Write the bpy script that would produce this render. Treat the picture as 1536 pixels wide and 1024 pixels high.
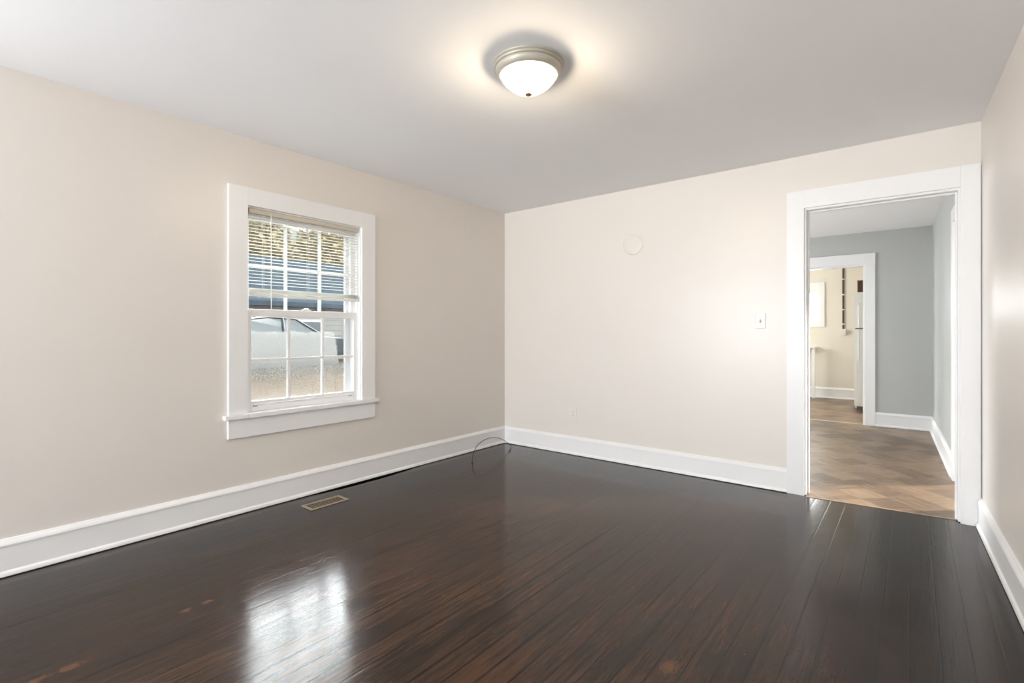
import bpy, bmesh, math, random
from mathutils import Vector, Matrix

for o in list(bpy.data.objects):
    bpy.data.objects.remove(o, do_unlink=True)
SC = bpy.context.scene
COL = SC.collection
random.seed(7)

# ------------------------------------------------------------------ camera
# room axes: back-left corner is the origin, back wall runs along +X at y = 0,
# left wall runs along -Y at x = 0, z up, metres
cam_d = bpy.data.cameras.new('camera')
cam_d.sensor_width = 36.0
cam_d.lens = 748.0 / 1536.0 * 36.0
cam_d.shift_y = -12.0 / 1536.0
cam_d.clip_start = 0.05
cam_d.clip_end = 500
cam = bpy.data.objects.new('camera', cam_d)
cam.location = (3.4754, -4.2119, 1.19)
cam.rotation_euler = (math.pi / 2, 0, math.radians(38.688))
COL.objects.link(cam)
SC.camera = cam

SC.view_settings.view_transform = 'Standard'
SC.view_settings.look = 'None'
SC.view_settings.gamma = 1.0
SC.view_settings.exposure = 0.68
SC.view_settings.use_curve_mapping = False
SC.cycles.max_bounces = 14
SC.cycles.diffuse_bounces = 8
SC.cycles.transparent_max_bounces = 24
SC.cycles.sample_clamp_indirect = 8.0
SC.cycles.use_denoising = True


# ------------------------------------------------------------------ node helpers
class NT:
    def __init__(self, tree):
        self.t = tree
        self.n = tree.nodes
        self.l = tree.links

    def node(self, kind, **kw):
        n = self.n.new(kind)
        for k, v in kw.items():
            setattr(n, k, v)
        return n

    def put(self, sock, v):
        if isinstance(v, bpy.types.NodeSocket):
            self.l.new(v, sock)
        elif isinstance(v, (tuple, list)) and len(v) == 3 and sock.type == 'RGBA':
            sock.default_value = (*v, 1.0)
        else:
            sock.default_value = v

    def math(self, op, a, b=0.0, c=None, clamp=False):
        n = self.node('ShaderNodeMath', operation=op, use_clamp=clamp)
        self.put(n.inputs[0], a)
        self.put(n.inputs[1], b)
        if c is not None:
            self.put(n.inputs[2], c)
        return n.outputs[0]

    def vmath(self, op, a, b=(0, 0, 0)):
        n = self.node('ShaderNodeVectorMath', operation=op)
        self.put(n.inputs[0], a)
        self.put(n.inputs[1], b)
        return n.outputs['Value'] if op in ('DOT_PRODUCT', 'LENGTH', 'DISTANCE') else n.outputs[0]

    def ramp(self, v, lo, hi, smooth=True, a=0.0, b=1.0):
        n = self.node('ShaderNodeMapRange')
        n.interpolation_type = 'SMOOTHSTEP' if smooth else 'LINEAR'
        self.put(n.inputs[0], v)
        self.put(n.inputs[1], lo)
        self.put(n.inputs[2], hi)
        self.put(n.inputs[3], a)
        self.put(n.inputs[4], b)
        return n.outputs[0]

    def mix(self, f, a, b):
        n = self.node('ShaderNodeMix', data_type='RGBA')
        self.put(n.inputs[0], f)
        self.put(n.inputs[6], a)
        self.put(n.inputs[7], b)
        return n.outputs[2]

    def xyz(self, v):
        n = self.node('ShaderNodeSeparateXYZ')
        self.put(n.inputs[0], v)
        return n.outputs

    def comb(self, x, y, z):
        n = self.node('ShaderNodeCombineXYZ')
        for i, v in enumerate((x, y, z)):
            self.put(n.inputs[i], v)
        return n.outputs[0]

    def noise(self, vec, scale=1.0, detail=4.0, rough=0.5, dist=0.0):
        n = self.node('ShaderNodeTexNoise')
        self.put(n.inputs['Vector'], vec)
        n.inputs['Scale'].default_value = scale
        n.inputs['Detail'].default_value = detail
        n.inputs['Roughness'].default_value = rough
        n.inputs['Distortion'].default_value = dist
        return n.outputs[0]

    def rand(self, v, off=0.0):
        n = self.node('ShaderNodeTexWhiteNoise', noise_dimensions='1D')
        self.put(n.inputs['W'], self.math('ADD', v, off))
        return n.outputs[0]

    def bump(self, height, strength, dist, normal=None):
        n = self.node('ShaderNodeBump')
        n.inputs['Strength'].default_value = strength
        n.inputs['Distance'].default_value = dist
        self.put(n.inputs['Height'], height)
        if normal is not None:
            self.put(n.inputs['Normal'], normal)
        return n.outputs[0]


def new_mat(name):
    m = bpy.data.materials.new(name)
    m.use_nodes = True
    nt = NT(m.node_tree)
    nt.n.clear()
    out = nt.node('ShaderNodeOutputMaterial')
    return m, nt, out


def principled(name, col, rough=0.5, spec=0.5, metal=0.0, var=0.0, vscale=6.0, bump=0.0, bscale=80.0, coat=0.0):
    m, nt, out = new_mat(name)
    p = nt.node('ShaderNodeBsdfPrincipled')
    p.inputs['Roughness'].default_value = rough
    p.inputs['Specular IOR Level'].default_value = spec
    p.inputs['Metallic'].default_value = metal
    p.inputs['Coat Weight'].default_value = coat
    tc = nt.node('ShaderNodeTexCoord').outputs['Object']
    if var > 0:
        n = nt.noise(tc, vscale, 3.0)
        lo = tuple(c * (1 - var) for c in col)
        hi = tuple(min(1, c * (1 + var)) for c in col)
        nt.put(p.inputs['Base Color'], nt.mix(n, lo, hi))
    else:
        p.inputs['Base Color'].default_value = (*col, 1)
    if bump > 0:
        nt.put(p.inputs['Normal'], nt.bump(nt.noise(tc, bscale, 3.0), bump, 0.002))
    nt.l.new(p.outputs[0], out.inputs[0])
    return m


# ------------------------------------------------------------------ sky
def make_world():
    w = bpy.data.worlds.new('sky')
    SC.world = w
    w.use_nodes = True
    nt = NT(w.node_tree)
    nt.n.clear()
    out = nt.node('ShaderNodeOutputWorld')
    bg = nt.node('ShaderNodeBackground')
    d = nt.vmath('NORMALIZE', nt.node('ShaderNodeTexCoord').outputs['Generated'])
    z = nt.xyz(d)[2]
    cloud = nt.noise(d, 3.0, 5.0, 0.55)
    base = nt.ramp(z, -0.05, 0.5, a=SKY_LOW, b=SKY_HIGH)
    base = nt.math('MULTIPLY', base, nt.math('MULTIPLY_ADD', cloud, 0.5, 0.75))
    # broad bright sky patch added in the west for the floor's window reflection
    g1 = nt.ramp(nt.vmath('DOT_PRODUCT', d, Vector((-0.78, 0.40, 0.45)).normalized()), 0.82, 0.95, a=0.0, b=ADDED_GLOW_W)
    # second sky patch added low in the north to whiten the kitchen window
    g2 = nt.ramp(nt.vmath('DOT_PRODUCT', d, Vector((-0.2, 0.97, 0.12)).normalized()), 0.85, 0.97, a=0.0, b=ADDED_GLOW_N)
    s = nt.math('ADD', base, nt.math('ADD', g1, g2))
    colr = nt.mix(nt.ramp(z, 0.0, 0.7), (0.98, 0.99, 1.0), (0.94, 0.97, 1.0))
    nt.put(bg.inputs['Color'], colr)
    nt.put(bg.inputs['Strength'], s)
    nt.l.new(bg.outputs[0], out.inputs[0])
    w.cycles.sampling_method = 'MANUAL'
    w.cycles.sample_map_resolution = 1024


SKY_LOW, SKY_HIGH, ADDED_GLOW_W, ADDED_GLOW_N = 1.0, 1.2, 19.0, 6.0
make_world()


# ------------------------------------------------------------------ sun, and area lights in added windows
def area(name, loc, rot, sx, sy, power, col=(1, 1, 1), portal=False, spread=180):
    d = bpy.data.lights.new(name, 'AREA')
    d.shape = 'RECTANGLE'
    d.size, d.size_y = sx, sy
    d.energy = power
    d.color = col
    d.spread = math.radians(spread)
    if portal:
        d.cycles.is_portal = True
    o = bpy.data.objects.new(name, d)
    o.location = loc
    o.rotation_euler = rot
    COL.objects.link(o)
    return o


R90 = math.pi / 2
# unseen windows added behind the camera; up-tilted area lights in them brighten the room
DAY = (0.93, 0.96, 1.0)
area('fill_rear_window', (0.70, -9.22, 1.4), (R90 + 0.62, 0, 0), 1.1, 1.6, 262, DAY)
area('fill_rear_window', (2.95, -9.22, 1.4), (R90 + 0.58, 0, 0), 1.1, 1.6, 47, DAY)
# dining room: unseen window added in its left wall to light the grey far wall
area('fill_dining_window', (-0.145, 1.9, 1.4), (0, -R90, 0), 1.3, 1.3, 66, DAY)
# unseen left wall window, added with an upward area light to lift the ceiling
area('fill_left_window', (-0.30, -5.3, 1.35), (0, -R90 - 0.9, 0), 1.3, 1.0, 30, DAY)
sun_d = bpy.data.lights.new('sun', 'SUN')
sun_d.energy = 5.0
sun_d.color = (1.0, 0.97, 0.92)
sun_d.angle = math.radians(7)
sun = bpy.data.objects.new('sun', sun_d)
sun.rotation_euler = Vector((-0.75, -0.63, -0.56)).to_track_quat('-Z', 'Y').to_euler()
COL.objects.link(sun)
# kitchen: unseen window added in its left wall for extra light
area('fill_kitchen_window', (-0.145, 5.2, 1.5), (0, -R90, 0), 1.1, 1.3, 60, (1.0, 0.98, 0.95))


# ------------------------------------------------------------------ mesh helpers
def box(bm, x0, x1, y0, y1, z0, z1, M=None, bev=0.0, seg=2):
    vs = [bm.verts.new(p) for p in ((x0, y0, z0), (x1, y0, z0), (x1, y1, z0), (x0, y1, z0),
                                    (x0, y0, z1), (x1, y0, z1), (x1, y1, z1), (x0, y1, z1))]
    fs = [bm.faces.new([vs[i] for i in q]) for q in
          ((3, 2, 1, 0), (4, 5, 6, 7), (0, 1, 5, 4), (1, 2, 6, 5), (2, 3, 7, 6), (3, 0, 4, 7))]
    if bev > 0:
        es = list({e for f in fs for e in f.edges})
        r = bmesh.ops.bevel(bm, geom=es, offset=bev, segments=seg, profile=0.5, affect='EDGES')
        vs = list({v for f in r['faces'] for v in f.verts} | {v for v in vs if v.is_valid})
    if M is not None:
        for v in vs:
            if v.is_valid:
                v.co = M @ v.co
    return vs


def prism(bm, prof, a, b, frame):
    """profile (u, v) swept straight from a to b; frame(u, v, t) -> point"""
    A = [bm.verts.new(frame(u, v, a)) for u, v in prof]
    B = [bm.verts.new(frame(u, v, b)) for u, v in prof]
    n = len(prof)
    for i in range(n):
        j = (i + 1) % n
        bm.faces.new((A[i], A[j], B[j], B[i]))
    bm.faces.new(A[::-1])
    bm.faces.new(B)


def lathe(bm, prof, c, seg=48, axis='z', cap=True):
    rings = []
    for r, h in prof:
        ring = []
        if r < 1e-6:
            p = (0, 0, h)
            ring = [bm.verts.new(p)]
        else:
            for k in range(seg):
                a = 2 * math.pi * k / seg
                ring.append(bm.verts.new((r * math.cos(a), r * math.sin(a), h)))
        rings.append(ring)
    for A, B in zip(rings, rings[1:]):
        if len(A) == 1 and len(B) == 1:
            continue
        for k in range(seg):
            j = (k + 1) % seg
            if len(A) == 1:
                bm.faces.new((A[0], B[k], B[j]))
            elif len(B) == 1:
                bm.faces.new((A[k], B[0], A[j]))
            else:
                bm.faces.new((A[k], B[k], B[j], A[j]))
    for ring in (rings[0], rings[-1]):
        if cap and len(ring) > 2:
            bm.faces.new(ring)
    M = {'z': Matrix.Identity(4), 'y': Matrix.Rotation(-R90, 4, 'X'), 'x': Matrix.Rotation(R90, 4, 'Y'),
         '-y': Matrix.Rotation(R90, 4, 'X')}[axis]
    M = Matrix.Translation(c) @ M
    for ring in rings:
        for v in ring:
            v.co = M @ v.co


def tube(bm, pts, r, seg=8):
    pts = [Vector(p) for p in pts]
    rings = []
    up = Vector((0.13, 0.27, 1)).normalized()
    for i, p in enumerate(pts):
        t = (pts[min(i + 1, len(pts) - 1)] - pts[max(i - 1, 0)]).normalized()
        u = t.cross(up)
        if u.length < 1e-3:
            u = t.cross(Vector((1, 0, 0)))
        u.normalize()
        w = t.cross(u)
        rr = r[i] if isinstance(r, (list, tuple)) else r
        rings.append([bm.verts.new(p + rr * (math.cos(2 * math.pi * k / seg) * u + math.sin(2 * math.pi * k / seg) * w))
                      for k in range(seg)])
    for A, B in zip(rings, rings[1:]):
        for k in range(seg):
            j = (k + 1) % seg
            bm.faces.new((A[k], A[j], B[j], B[k]))
    bm.faces.new(rings[0][::-1])
    bm.faces.new(rings[-1])


def link_mesh(name, bm, mat, parent=None, smooth=False, loc=None):
    bmesh.ops.recalc_face_normals(bm, faces=bm.faces[:])
    me = bpy.data.meshes.new(name)
    if loc is not None:
        bmesh.ops.translate(bm, verts=bm.verts[:], vec=-Vector(loc))
    bm.to_mesh(me)
    bm.free()
    me.materials.append(mat)
    if smooth:
        for p in me.polygons:
            p.use_smooth = True
        try:
            me.set_sharp_from_angle(angle=math.radians(35))
        except Exception:
            pass
    o = bpy.data.objects.new(name, me)
    COL.objects.link(o)
    if loc is not None:
        o.location = loc
    if parent is not None:
        o.parent = parent
        # parts are modelled in world coordinates
        o.matrix_parent_inverse = Matrix.Translation(parent.location).inverted()
    return o


def obj(name, fn, mat, parent=None, smooth=False, label=None):
    bm = bmesh.new()
    fn(bm)
    o = link_mesh(name, bm, mat, parent, smooth)
    if label:
        o['label'] = label
    return o


def struct(name, fn, mat, label=None, cat=None, parent=None, smooth=False):
    o = obj(name, fn, mat, parent, smooth)
    if parent is None:
        o['kind'] = 'structure'
        if label:
            o['label'] = label
            o['category'] = cat
    return o


def thing(name, loc, label, cat, group=None):
    o = bpy.data.objects.new(name, None)
    o.empty_display_size = 0.1
    o.location = loc
    COL.objects.link(o)
    o['label'] = label
    o['category'] = cat
    if group:
        o['group'] = group
    return o


def struct_empty(name, loc, label, cat):
    o = thing(name, loc, label, cat)
    o['kind'] = 'structure'
    return o


# ------------------------------------------------------------------ materials
def mat_wall(name, col, rough=0.34, spec=0.5):
    m, nt, out = new_mat(name)
    p = nt.node('ShaderNodeBsdfPrincipled')
    tc = nt.node('ShaderNodeTexCoord').outputs['Object']
    n = nt.noise(tc, 1.3, 3.0)
    nt.put(p.inputs['Base Color'], nt.mix(n, tuple(c * 0.975 for c in col), tuple(c * 1.02 for c in col)))
    p.inputs['Roughness'].default_value = rough
    p.inputs['Specular IOR Level'].default_value = spec
    b = nt.bump(nt.noise(tc, 220.0, 2.0), 0.06, 0.001)
    b = nt.bump(nt.noise(tc, 5.0, 2.0), 0.10, 0.004, b)
    nt.put(p.inputs['Normal'], b)
    nt.l.new(p.outputs[0], out.inputs[0])
    return m


M_WALL = mat_wall('cream_wall_paint', (0.735, 0.692, 0.645))
M_GREY = mat_wall('grey_wall_paint', (0.47, 0.485, 0.47), 0.45)
M_KITCHEN = mat_wall('kitchen_cream_paint', (0.74, 0.695, 0.60), 0.5)
M_CEIL = mat_wall('ceiling_paint', (0.91, 0.91, 0.92), 0.75, 0.2)
M_TRIM = principled('white_gloss_trim', (0.83, 0.83, 0.83), 0.32, 0.45, var=0.015, bump=0.05, bscale=40)
M_VINYLWHITE = principled('white_window_vinyl', (0.86, 0.86, 0.865), 0.35, 0.45, var=0.01)
M_BLIND = principled('blind_white', (0.85, 0.84, 0.80), 0.45, 0.4, var=0.01)


M_HEADRAIL = principled('ivory_headrail', (0.60, 0.55, 0.46), 0.5, 0.35, var=0.02)  # headrail is a darker ivory than the slats


def mat_slat():
    m, nt, out = new_mat('blind_slat_vinyl')
    d = nt.node('ShaderNodeBsdfDiffuse')
    d.inputs[0].default_value = (.88, .88, .85, 1)
    t = nt.node('ShaderNodeBsdfTranslucent')
    t.inputs[0].default_value = (.85, .85, .82, 1)
    x = nt.node('ShaderNodeMixShader')
    x.inputs[0].default_value = .35
    nt.l.new(d.outputs[0], x.inputs[1])
    nt.l.new(t.outputs[0], x.inputs[2])
    nt.l.new(x.outputs[0], out.inputs[0])
    return m


M_SLAT = mat_slat()
M_PLATE = principled('ivory_plate', (0.80, 0.79, 0.74), 0.35, 0.5, var=0.01)
M_DARKSLOT = principled('dark_slot', (0.05, 0.045, 0.04), 0.6)
M_GAPSHADE = principled('gap_shade_black', (0.008, 0.007, 0.006), 1.0, 0.0, var=0.3, vscale=20)  # near-black colour stands in for shade in the floor gap and duct
M_BLACKCABLE = principled('black_cable', (0.015, 0.014, 0.014), 0.45, var=0.1)
M_BRONZE = principled('tan_metal', (0.36, 0.29, 0.215), 0.42, 0.5, 0.35, var=0.15, vscale=30)
M_STEEL = principled('screw_steel', (0.5, 0.49, 0.46), 0.35, 0.5, 0.9, var=0.05)
M_FRIDGE = principled('fridge_white', (0.83, 0.84, 0.83), 0.22, 0.5, var=0.01)
M_GASKET = principled('grey_gasket', (0.16, 0.15, 0.14), 0.6, var=0.05)
M_BOXWOOD = principled('dark_brown_wood', (0.10, 0.045, 0.02), 0.45, 0.4, var=0.3, vscale=9)
M_CHANNEL = principled('brown_wiring_channel', (0.075, 0.05, 0.035), 0.5, var=0.1)
M_LAMPMETAL = principled('brushed_lamp_metal', (0.46, 0.43, 0.36), 0.45, 0.4, 0.25, var=0.04)


def mat_floor():
    m, nt, out = new_mat('dark_stained_pine_boards')
    p = nt.node('ShaderNodeBsdfPrincipled')
    pos = nt.node('ShaderNodeTexCoord').outputs['Object']
    x, y, z = nt.xyz(pos)
    W = 0.089
    wob = nt.math('MULTIPLY', nt.math('SUBTRACT', nt.noise(nt.comb(nt.math('MULTIPLY', x, 3.0), nt.math('MULTIPLY', y, 0.7), 0.0), 1.0, 2.0), 0.5), 0.006)
    u = nt.math('DIVIDE', nt.math('ADD', x, wob), W)
    pid = nt.math('FLOOR', u)
    f = nt.math('FRACT', u)
    r1 = nt.rand(pid, 3.3)
    r2 = nt.rand(pid, 17.7)
    edge = nt.math('MULTIPLY', nt.math('MINIMUM', f, nt.math('SUBTRACT', 1.0, f)), W)
    # seam belongs to the line between two boards
    sid = nt.math('ROUND', u)
    rs = nt.rand(sid, 51.0)
    # some seams open along part of their run
    open_n = nt.noise(nt.comb(nt.math('MULTIPLY', sid, 7.31), nt.math('MULTIPLY', y, 0.8), 0.0), 1.0, 1.0)
    gw = nt.math('MULTIPLY', nt.math('MULTIPLY', nt.math('POWER', rs, 3.0), nt.ramp(open_n, 0.35, 0.6)), 0.0040)
    gw = nt.math('ADD', gw, 0.0014)
    gap = nt.math('SUBTRACT', 1.0, nt.ramp(edge, gw, nt.math('MULTIPLY', gw, 2.4)))
    # butt joints at random lengths
    L = nt.math('MULTIPLY_ADD', r2, 2.0, 1.7)
    v = nt.math('DIVIDE', nt.math('ADD', y, nt.math('MULTIPLY', r1, 4.0)), L)
    fv = nt.math('FRACT', v)
    ev = nt.math('MULTIPLY', nt.math('MINIMUM', fv, nt.math('SUBTRACT', 1.0, fv)), L)
    joint = nt.math('SUBTRACT', 1.0, nt.ramp(ev, 0.0006, 0.0016))
    bid = nt.math('ADD', nt.math('MULTIPLY', pid, 13.0), nt.math('FLOOR', v))
    rb = nt.rand(bid, 5.1)
    seam = nt.math('MAXIMUM', gap, joint)
    # grain
    gx = nt.math('MULTIPLY_ADD', bid, 3.17, nt.math('MULTIPLY', x, 75.0))
    grain = nt.noise(nt.comb(gx, nt.math('MULTIPLY', y, 3.2), bid), 1.0, 5.0, 0.6, 0.6)
    cath = nt.noise(nt.comb(nt.math('MULTIPLY', x, 26.0), nt.math('MULTIPLY', y, 1.4), nt.math('MULTIPLY', bid, 2.3)), 1.0, 3.0, 0.5, 1.2)
    rings = nt.math('SINE', nt.math('MULTIPLY', cath, 58.0))
    fine = nt.noise(nt.comb(nt.math('MULTIPLY', x, 420.0), nt.math('MULTIPLY', y, 26.0), bid), 1.0, 3.0, 0.6)
    # stain colour
    col = nt.mix(nt.ramp(grain, 0.3, 0.72), (0.008, 0.0052, 0.0042), (0.036, 0.0205, 0.0135))
    col = nt.mix(nt.math('MULTIPLY', nt.ramp(rings, -0.2, 1.0), 0.32), col, (0.040, 0.022, 0.0145))
    col = nt.mix(nt.math('MULTIPLY', rb, 0.9), col, nt.mix(0.6, col, (0.010, 0.008, 0.008)))
    # traffic wear in the middle of the room: stain rubbed back to red-brown
    dx = nt.math('DIVIDE', nt.math('SUBTRACT', x, 2.15), 1.25)
    dy = nt.math('DIVIDE', nt.math('SUBTRACT', y, -2.75), 1.55)
    rr = nt.math('SQRT', nt.math('ADD', nt.math('MULTIPLY', dx, dx), nt.math('MULTIPLY', dy, dy)))
    worn_zone = nt.math('SUBTRACT', 1.0, nt.ramp(rr, 0.45, 1.5))
    patch = nt.noise(nt.comb(nt.math('MULTIPLY', x, 6.5), nt.math('MULTIPLY', y, 2.2), nt.math('MULTIPLY', pid, 0.25)), 1.0, 4.0, 0.6)
    worn = nt.math('MULTIPLY', worn_zone, nt.ramp(patch, 0.25, 0.80))
    worn = nt.math('MULTIPLY', worn, nt.math('MULTIPLY_ADD', nt.ramp(nt.math('ADD', grain, nt.math('MULTIPLY', fine, 0.5)), 0.45, 1.0), 0.95, 0.22), clamp=True)
    col = nt.mix(nt.math('MULTIPLY', worn, 0.75), col, (0.098, 0.043, 0.021))
    # bare orange scuffs with their own shape
    sc = None
    for (sx, sy, ax, ay) in ((1.135, -3.806, .026, .046), (1.132, -3.896, .020, .036), (1.040, -3.414, .017, .026), (1.038, -3.327, .018, .032), (2.80, -2.47, .030, .05)):
        ex = nt.math('DIVIDE', nt.math('SUBTRACT', x, sx), ax)
        ey = nt.math('DIVIDE', nt.math('SUBTRACT', y, sy), ay)
        q = nt.math('SQRT', nt.math('ADD', nt.math('MULTIPLY', ex, ex), nt.math('MULTIPLY', ey, ey)))
        q = nt.math('ADD', q, nt.math('MULTIPLY', nt.math('SUBTRACT', nt.noise(nt.comb(nt.math('MULTIPLY', x, 170.0), nt.math('MULTIPLY', y, 60.0), 0.0), 1.0, 4.0), 0.5), 2.6))
        s = nt.math('SUBTRACT', 1.0, nt.ramp(q, 0.3, 1.2))
        sc = s if sc is None else nt.math('MAXIMUM', sc, s)
    col = nt.mix(nt.math('MULTIPLY', sc, 0.6), col, (0.15, 0.062, 0.028))
    # nail holes and knots
    vor = nt.node('ShaderNodeTexVoronoi')
    nt.put(vor.inputs['Vector'], nt.comb(nt.math('MULTIPLY', x, 5.0), nt.math('MULTIPLY', y, 2.1), 0.0))
    vor.inputs['Scale'].default_value = 1.0
    hole = nt.math('SUBTRACT', 1.0, nt.ramp(vor.outputs['Distance'], 0.013, 0.022))
    pick = nt.ramp(nt.xyz(vor.outputs['Color'])[0], 0.62, 0.64)
    hole = nt.math('MULTIPLY', hole, pick)
    dark = nt.math('MAXIMUM', seam, hole)
    col = nt.mix(nt.math('MULTIPLY', dark, 0.88), col, (0.004, 0.003, 0.003))
    # pale dust specks and hairline scratches in the varnish
    vs = nt.node('ShaderNodeTexVoronoi')
    nt.put(vs.inputs['Vector'], nt.comb(nt.math('MULTIPLY', x, 17.0), nt.math('MULTIPLY', y, 9.0), 0.0))
    vs.inputs['Scale'].default_value = 1.0
    spk = nt.math('MULTIPLY', nt.math('SUBTRACT', 1.0, nt.ramp(vs.outputs['Distance'], 0.015, 0.035)), nt.ramp(nt.xyz(vs.outputs['Color'])[1], 0.86, 0.88))
    col = nt.mix(nt.math('MULTIPLY', spk, 0.5), col, (0.35, 0.32, 0.29))
    nt.put(p.inputs['Base Color'], col)
    rgh = nt.math('ADD', nt.math('MULTIPLY', fine, 0.07), nt.math('MULTIPLY', patch, 0.10))
    rgh = nt.math('ADD', rgh, 0.055)
    nt.put(p.inputs['Roughness'], rgh)
    p.inputs['Specular IOR Level'].default_value = 0.5
    p.inputs['IOR'].default_value = 1.37
    # relief
    cup = nt.ramp(edge, 0.0, 0.005)
    h = nt.math('SUBTRACT', nt.math('MULTIPLY', cup, 0.09), nt.math('MULTIPLY', dark, 0.5))
    h = nt.math('ADD', h, nt.math('MULTIPLY', rb, 0.12))
    b = nt.bump(h, 0.30, 0.0012)
    b = nt.bump(nt.math('ADD', nt.math('MULTIPLY', rings, 0.10), nt.math('ADD', grain, nt.math('MULTIPLY', fine, 0.6))), 0.17, 0.0010, b)
    b = nt.bump(nt.noise(nt.comb(nt.math('MULTIPLY', x, 16.0), nt.math('MULTIPLY', y, 5.0), pid), 1.0, 3.0), 0.10, 0.006, b)
    nt.put(p.inputs['Normal'], b)
    nt.l.new(p.outputs[0], out.inputs[0])
    return m


def mat_vinyl():
    m, nt, out = new_mat('wood_look_sheet_vinyl')
    p = nt.node('ShaderNodeBsdfPrincipled')
    pos = nt.node('ShaderNodeTexCoord').outputs['Object']
    x, y, z = nt.xyz(pos)
    c = math.sqrt(0.5)
    S = 0.215
    a = nt.math('DIVIDE', nt.math('MULTIPLY', nt.math('ADD', x, y), c), S)
    b = nt.math('DIVIDE', nt.math('MULTIPLY', nt.math('SUBTRACT', y, x), c), S)
    ia, ib = nt.math('FLOOR', a), nt.math('FLOOR', b)
    par = nt.math('MODULO', nt.math('ADD', nt.math('ABSOLUTE', nt.math('ADD', ia, ib)), 0.01), 2.0)
    par = nt.math('GREATER_THAN', par, 0.5)
    cid = nt.math('ADD', nt.math('MULTIPLY', ia, 17.3), nt.math('MULTIPLY', ib, 5.77))
    # grain along a in one set of blocks, along b in the other
    ga = nt.math('ADD', nt.math('MULTIPLY', a, nt.math('SUBTRACT', 1.0, par)), nt.math('MULTIPLY', b, par))
    gb = nt.math('ADD', nt.math('MULTIPLY', b, nt.math('SUBTRACT', 1.0, par)), nt.math('MULTIPLY', a, par))
    # three strips to a block
    strip = nt.math('FLOOR', gb)
    sid = nt.math('ADD', cid, nt.math('MULTIPLY', strip, 1.93))
    rs = nt.rand(sid, 2.0)
    g = nt.noise(nt.comb(nt.math('MULTIPLY', ga, 0.8), nt.math('MULTIPLY', gb, 7.0), sid), 1.0, 4.0, 0.6, 0.5)
    f = nt.noise(nt.comb(nt.math('MULTIPLY', ga, 3.0), nt.math('MULTIPLY', gb, 40.0), sid), 1.0, 3.0, 0.6)
    t = nt.math('ADD', nt.math('MULTIPLY', rs, 0.3), nt.math('MULTIPLY', g, 0.7))
    col = nt.mix(nt.ramp(t, 0.2, 0.8), (0.075, 0.045, 0.028), (0.27, 0.18, 0.11))
    col = nt.mix(nt.math('MULTIPLY', nt.ramp(f, 0.45, 0.75), 0.3), col, (0.36, 0.26, 0.175))
    nt.put(p.inputs['Base Color'], col)
    p.inputs['Roughness'].default_value = 0.34
    p.inputs['Specular IOR Level'].default_value = 0.28
    nt.put(p.inputs['Normal'], nt.bump(nt.math('ADD', f, g), 0.12, 0.001))
    nt.l.new(p.outputs[0], out.inputs[0])
    return m


M_FLOOR = mat_floor()
M_VINYL = mat_vinyl()


def mat_glass(name, tint=(0.97, 0.98, 0.98)):
    m, nt, out = new_mat(name)
    tr = nt.node('ShaderNodeBsdfTransparent')
    tr.inputs[0].default_value = (*tint, 1)
    gl = nt.node('ShaderNodeBsdfGlossy')
    gl.inputs['Roughness'].default_value = 0.01
    fr = nt.node('ShaderNodeFresnel')
    fr.inputs['IOR'].default_value = 1.45
    mx = nt.node('ShaderNodeMixShader')
    geo = nt.node('ShaderNodeNewGeometry')
    nt.put(mx.inputs[0], nt.math('MULTIPLY', fr.outputs[0], nt.math('SUBTRACT', 1.0, geo.outputs['Backfacing'])))
    nt.l.new(tr.outputs[0], mx.inputs[1])
    nt.l.new(gl.outputs[0], mx.inputs[2])
    nt.l.new(mx.outputs[0], out.inputs[0])
    return m


M_GLASS = mat_glass('window_glass')


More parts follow.
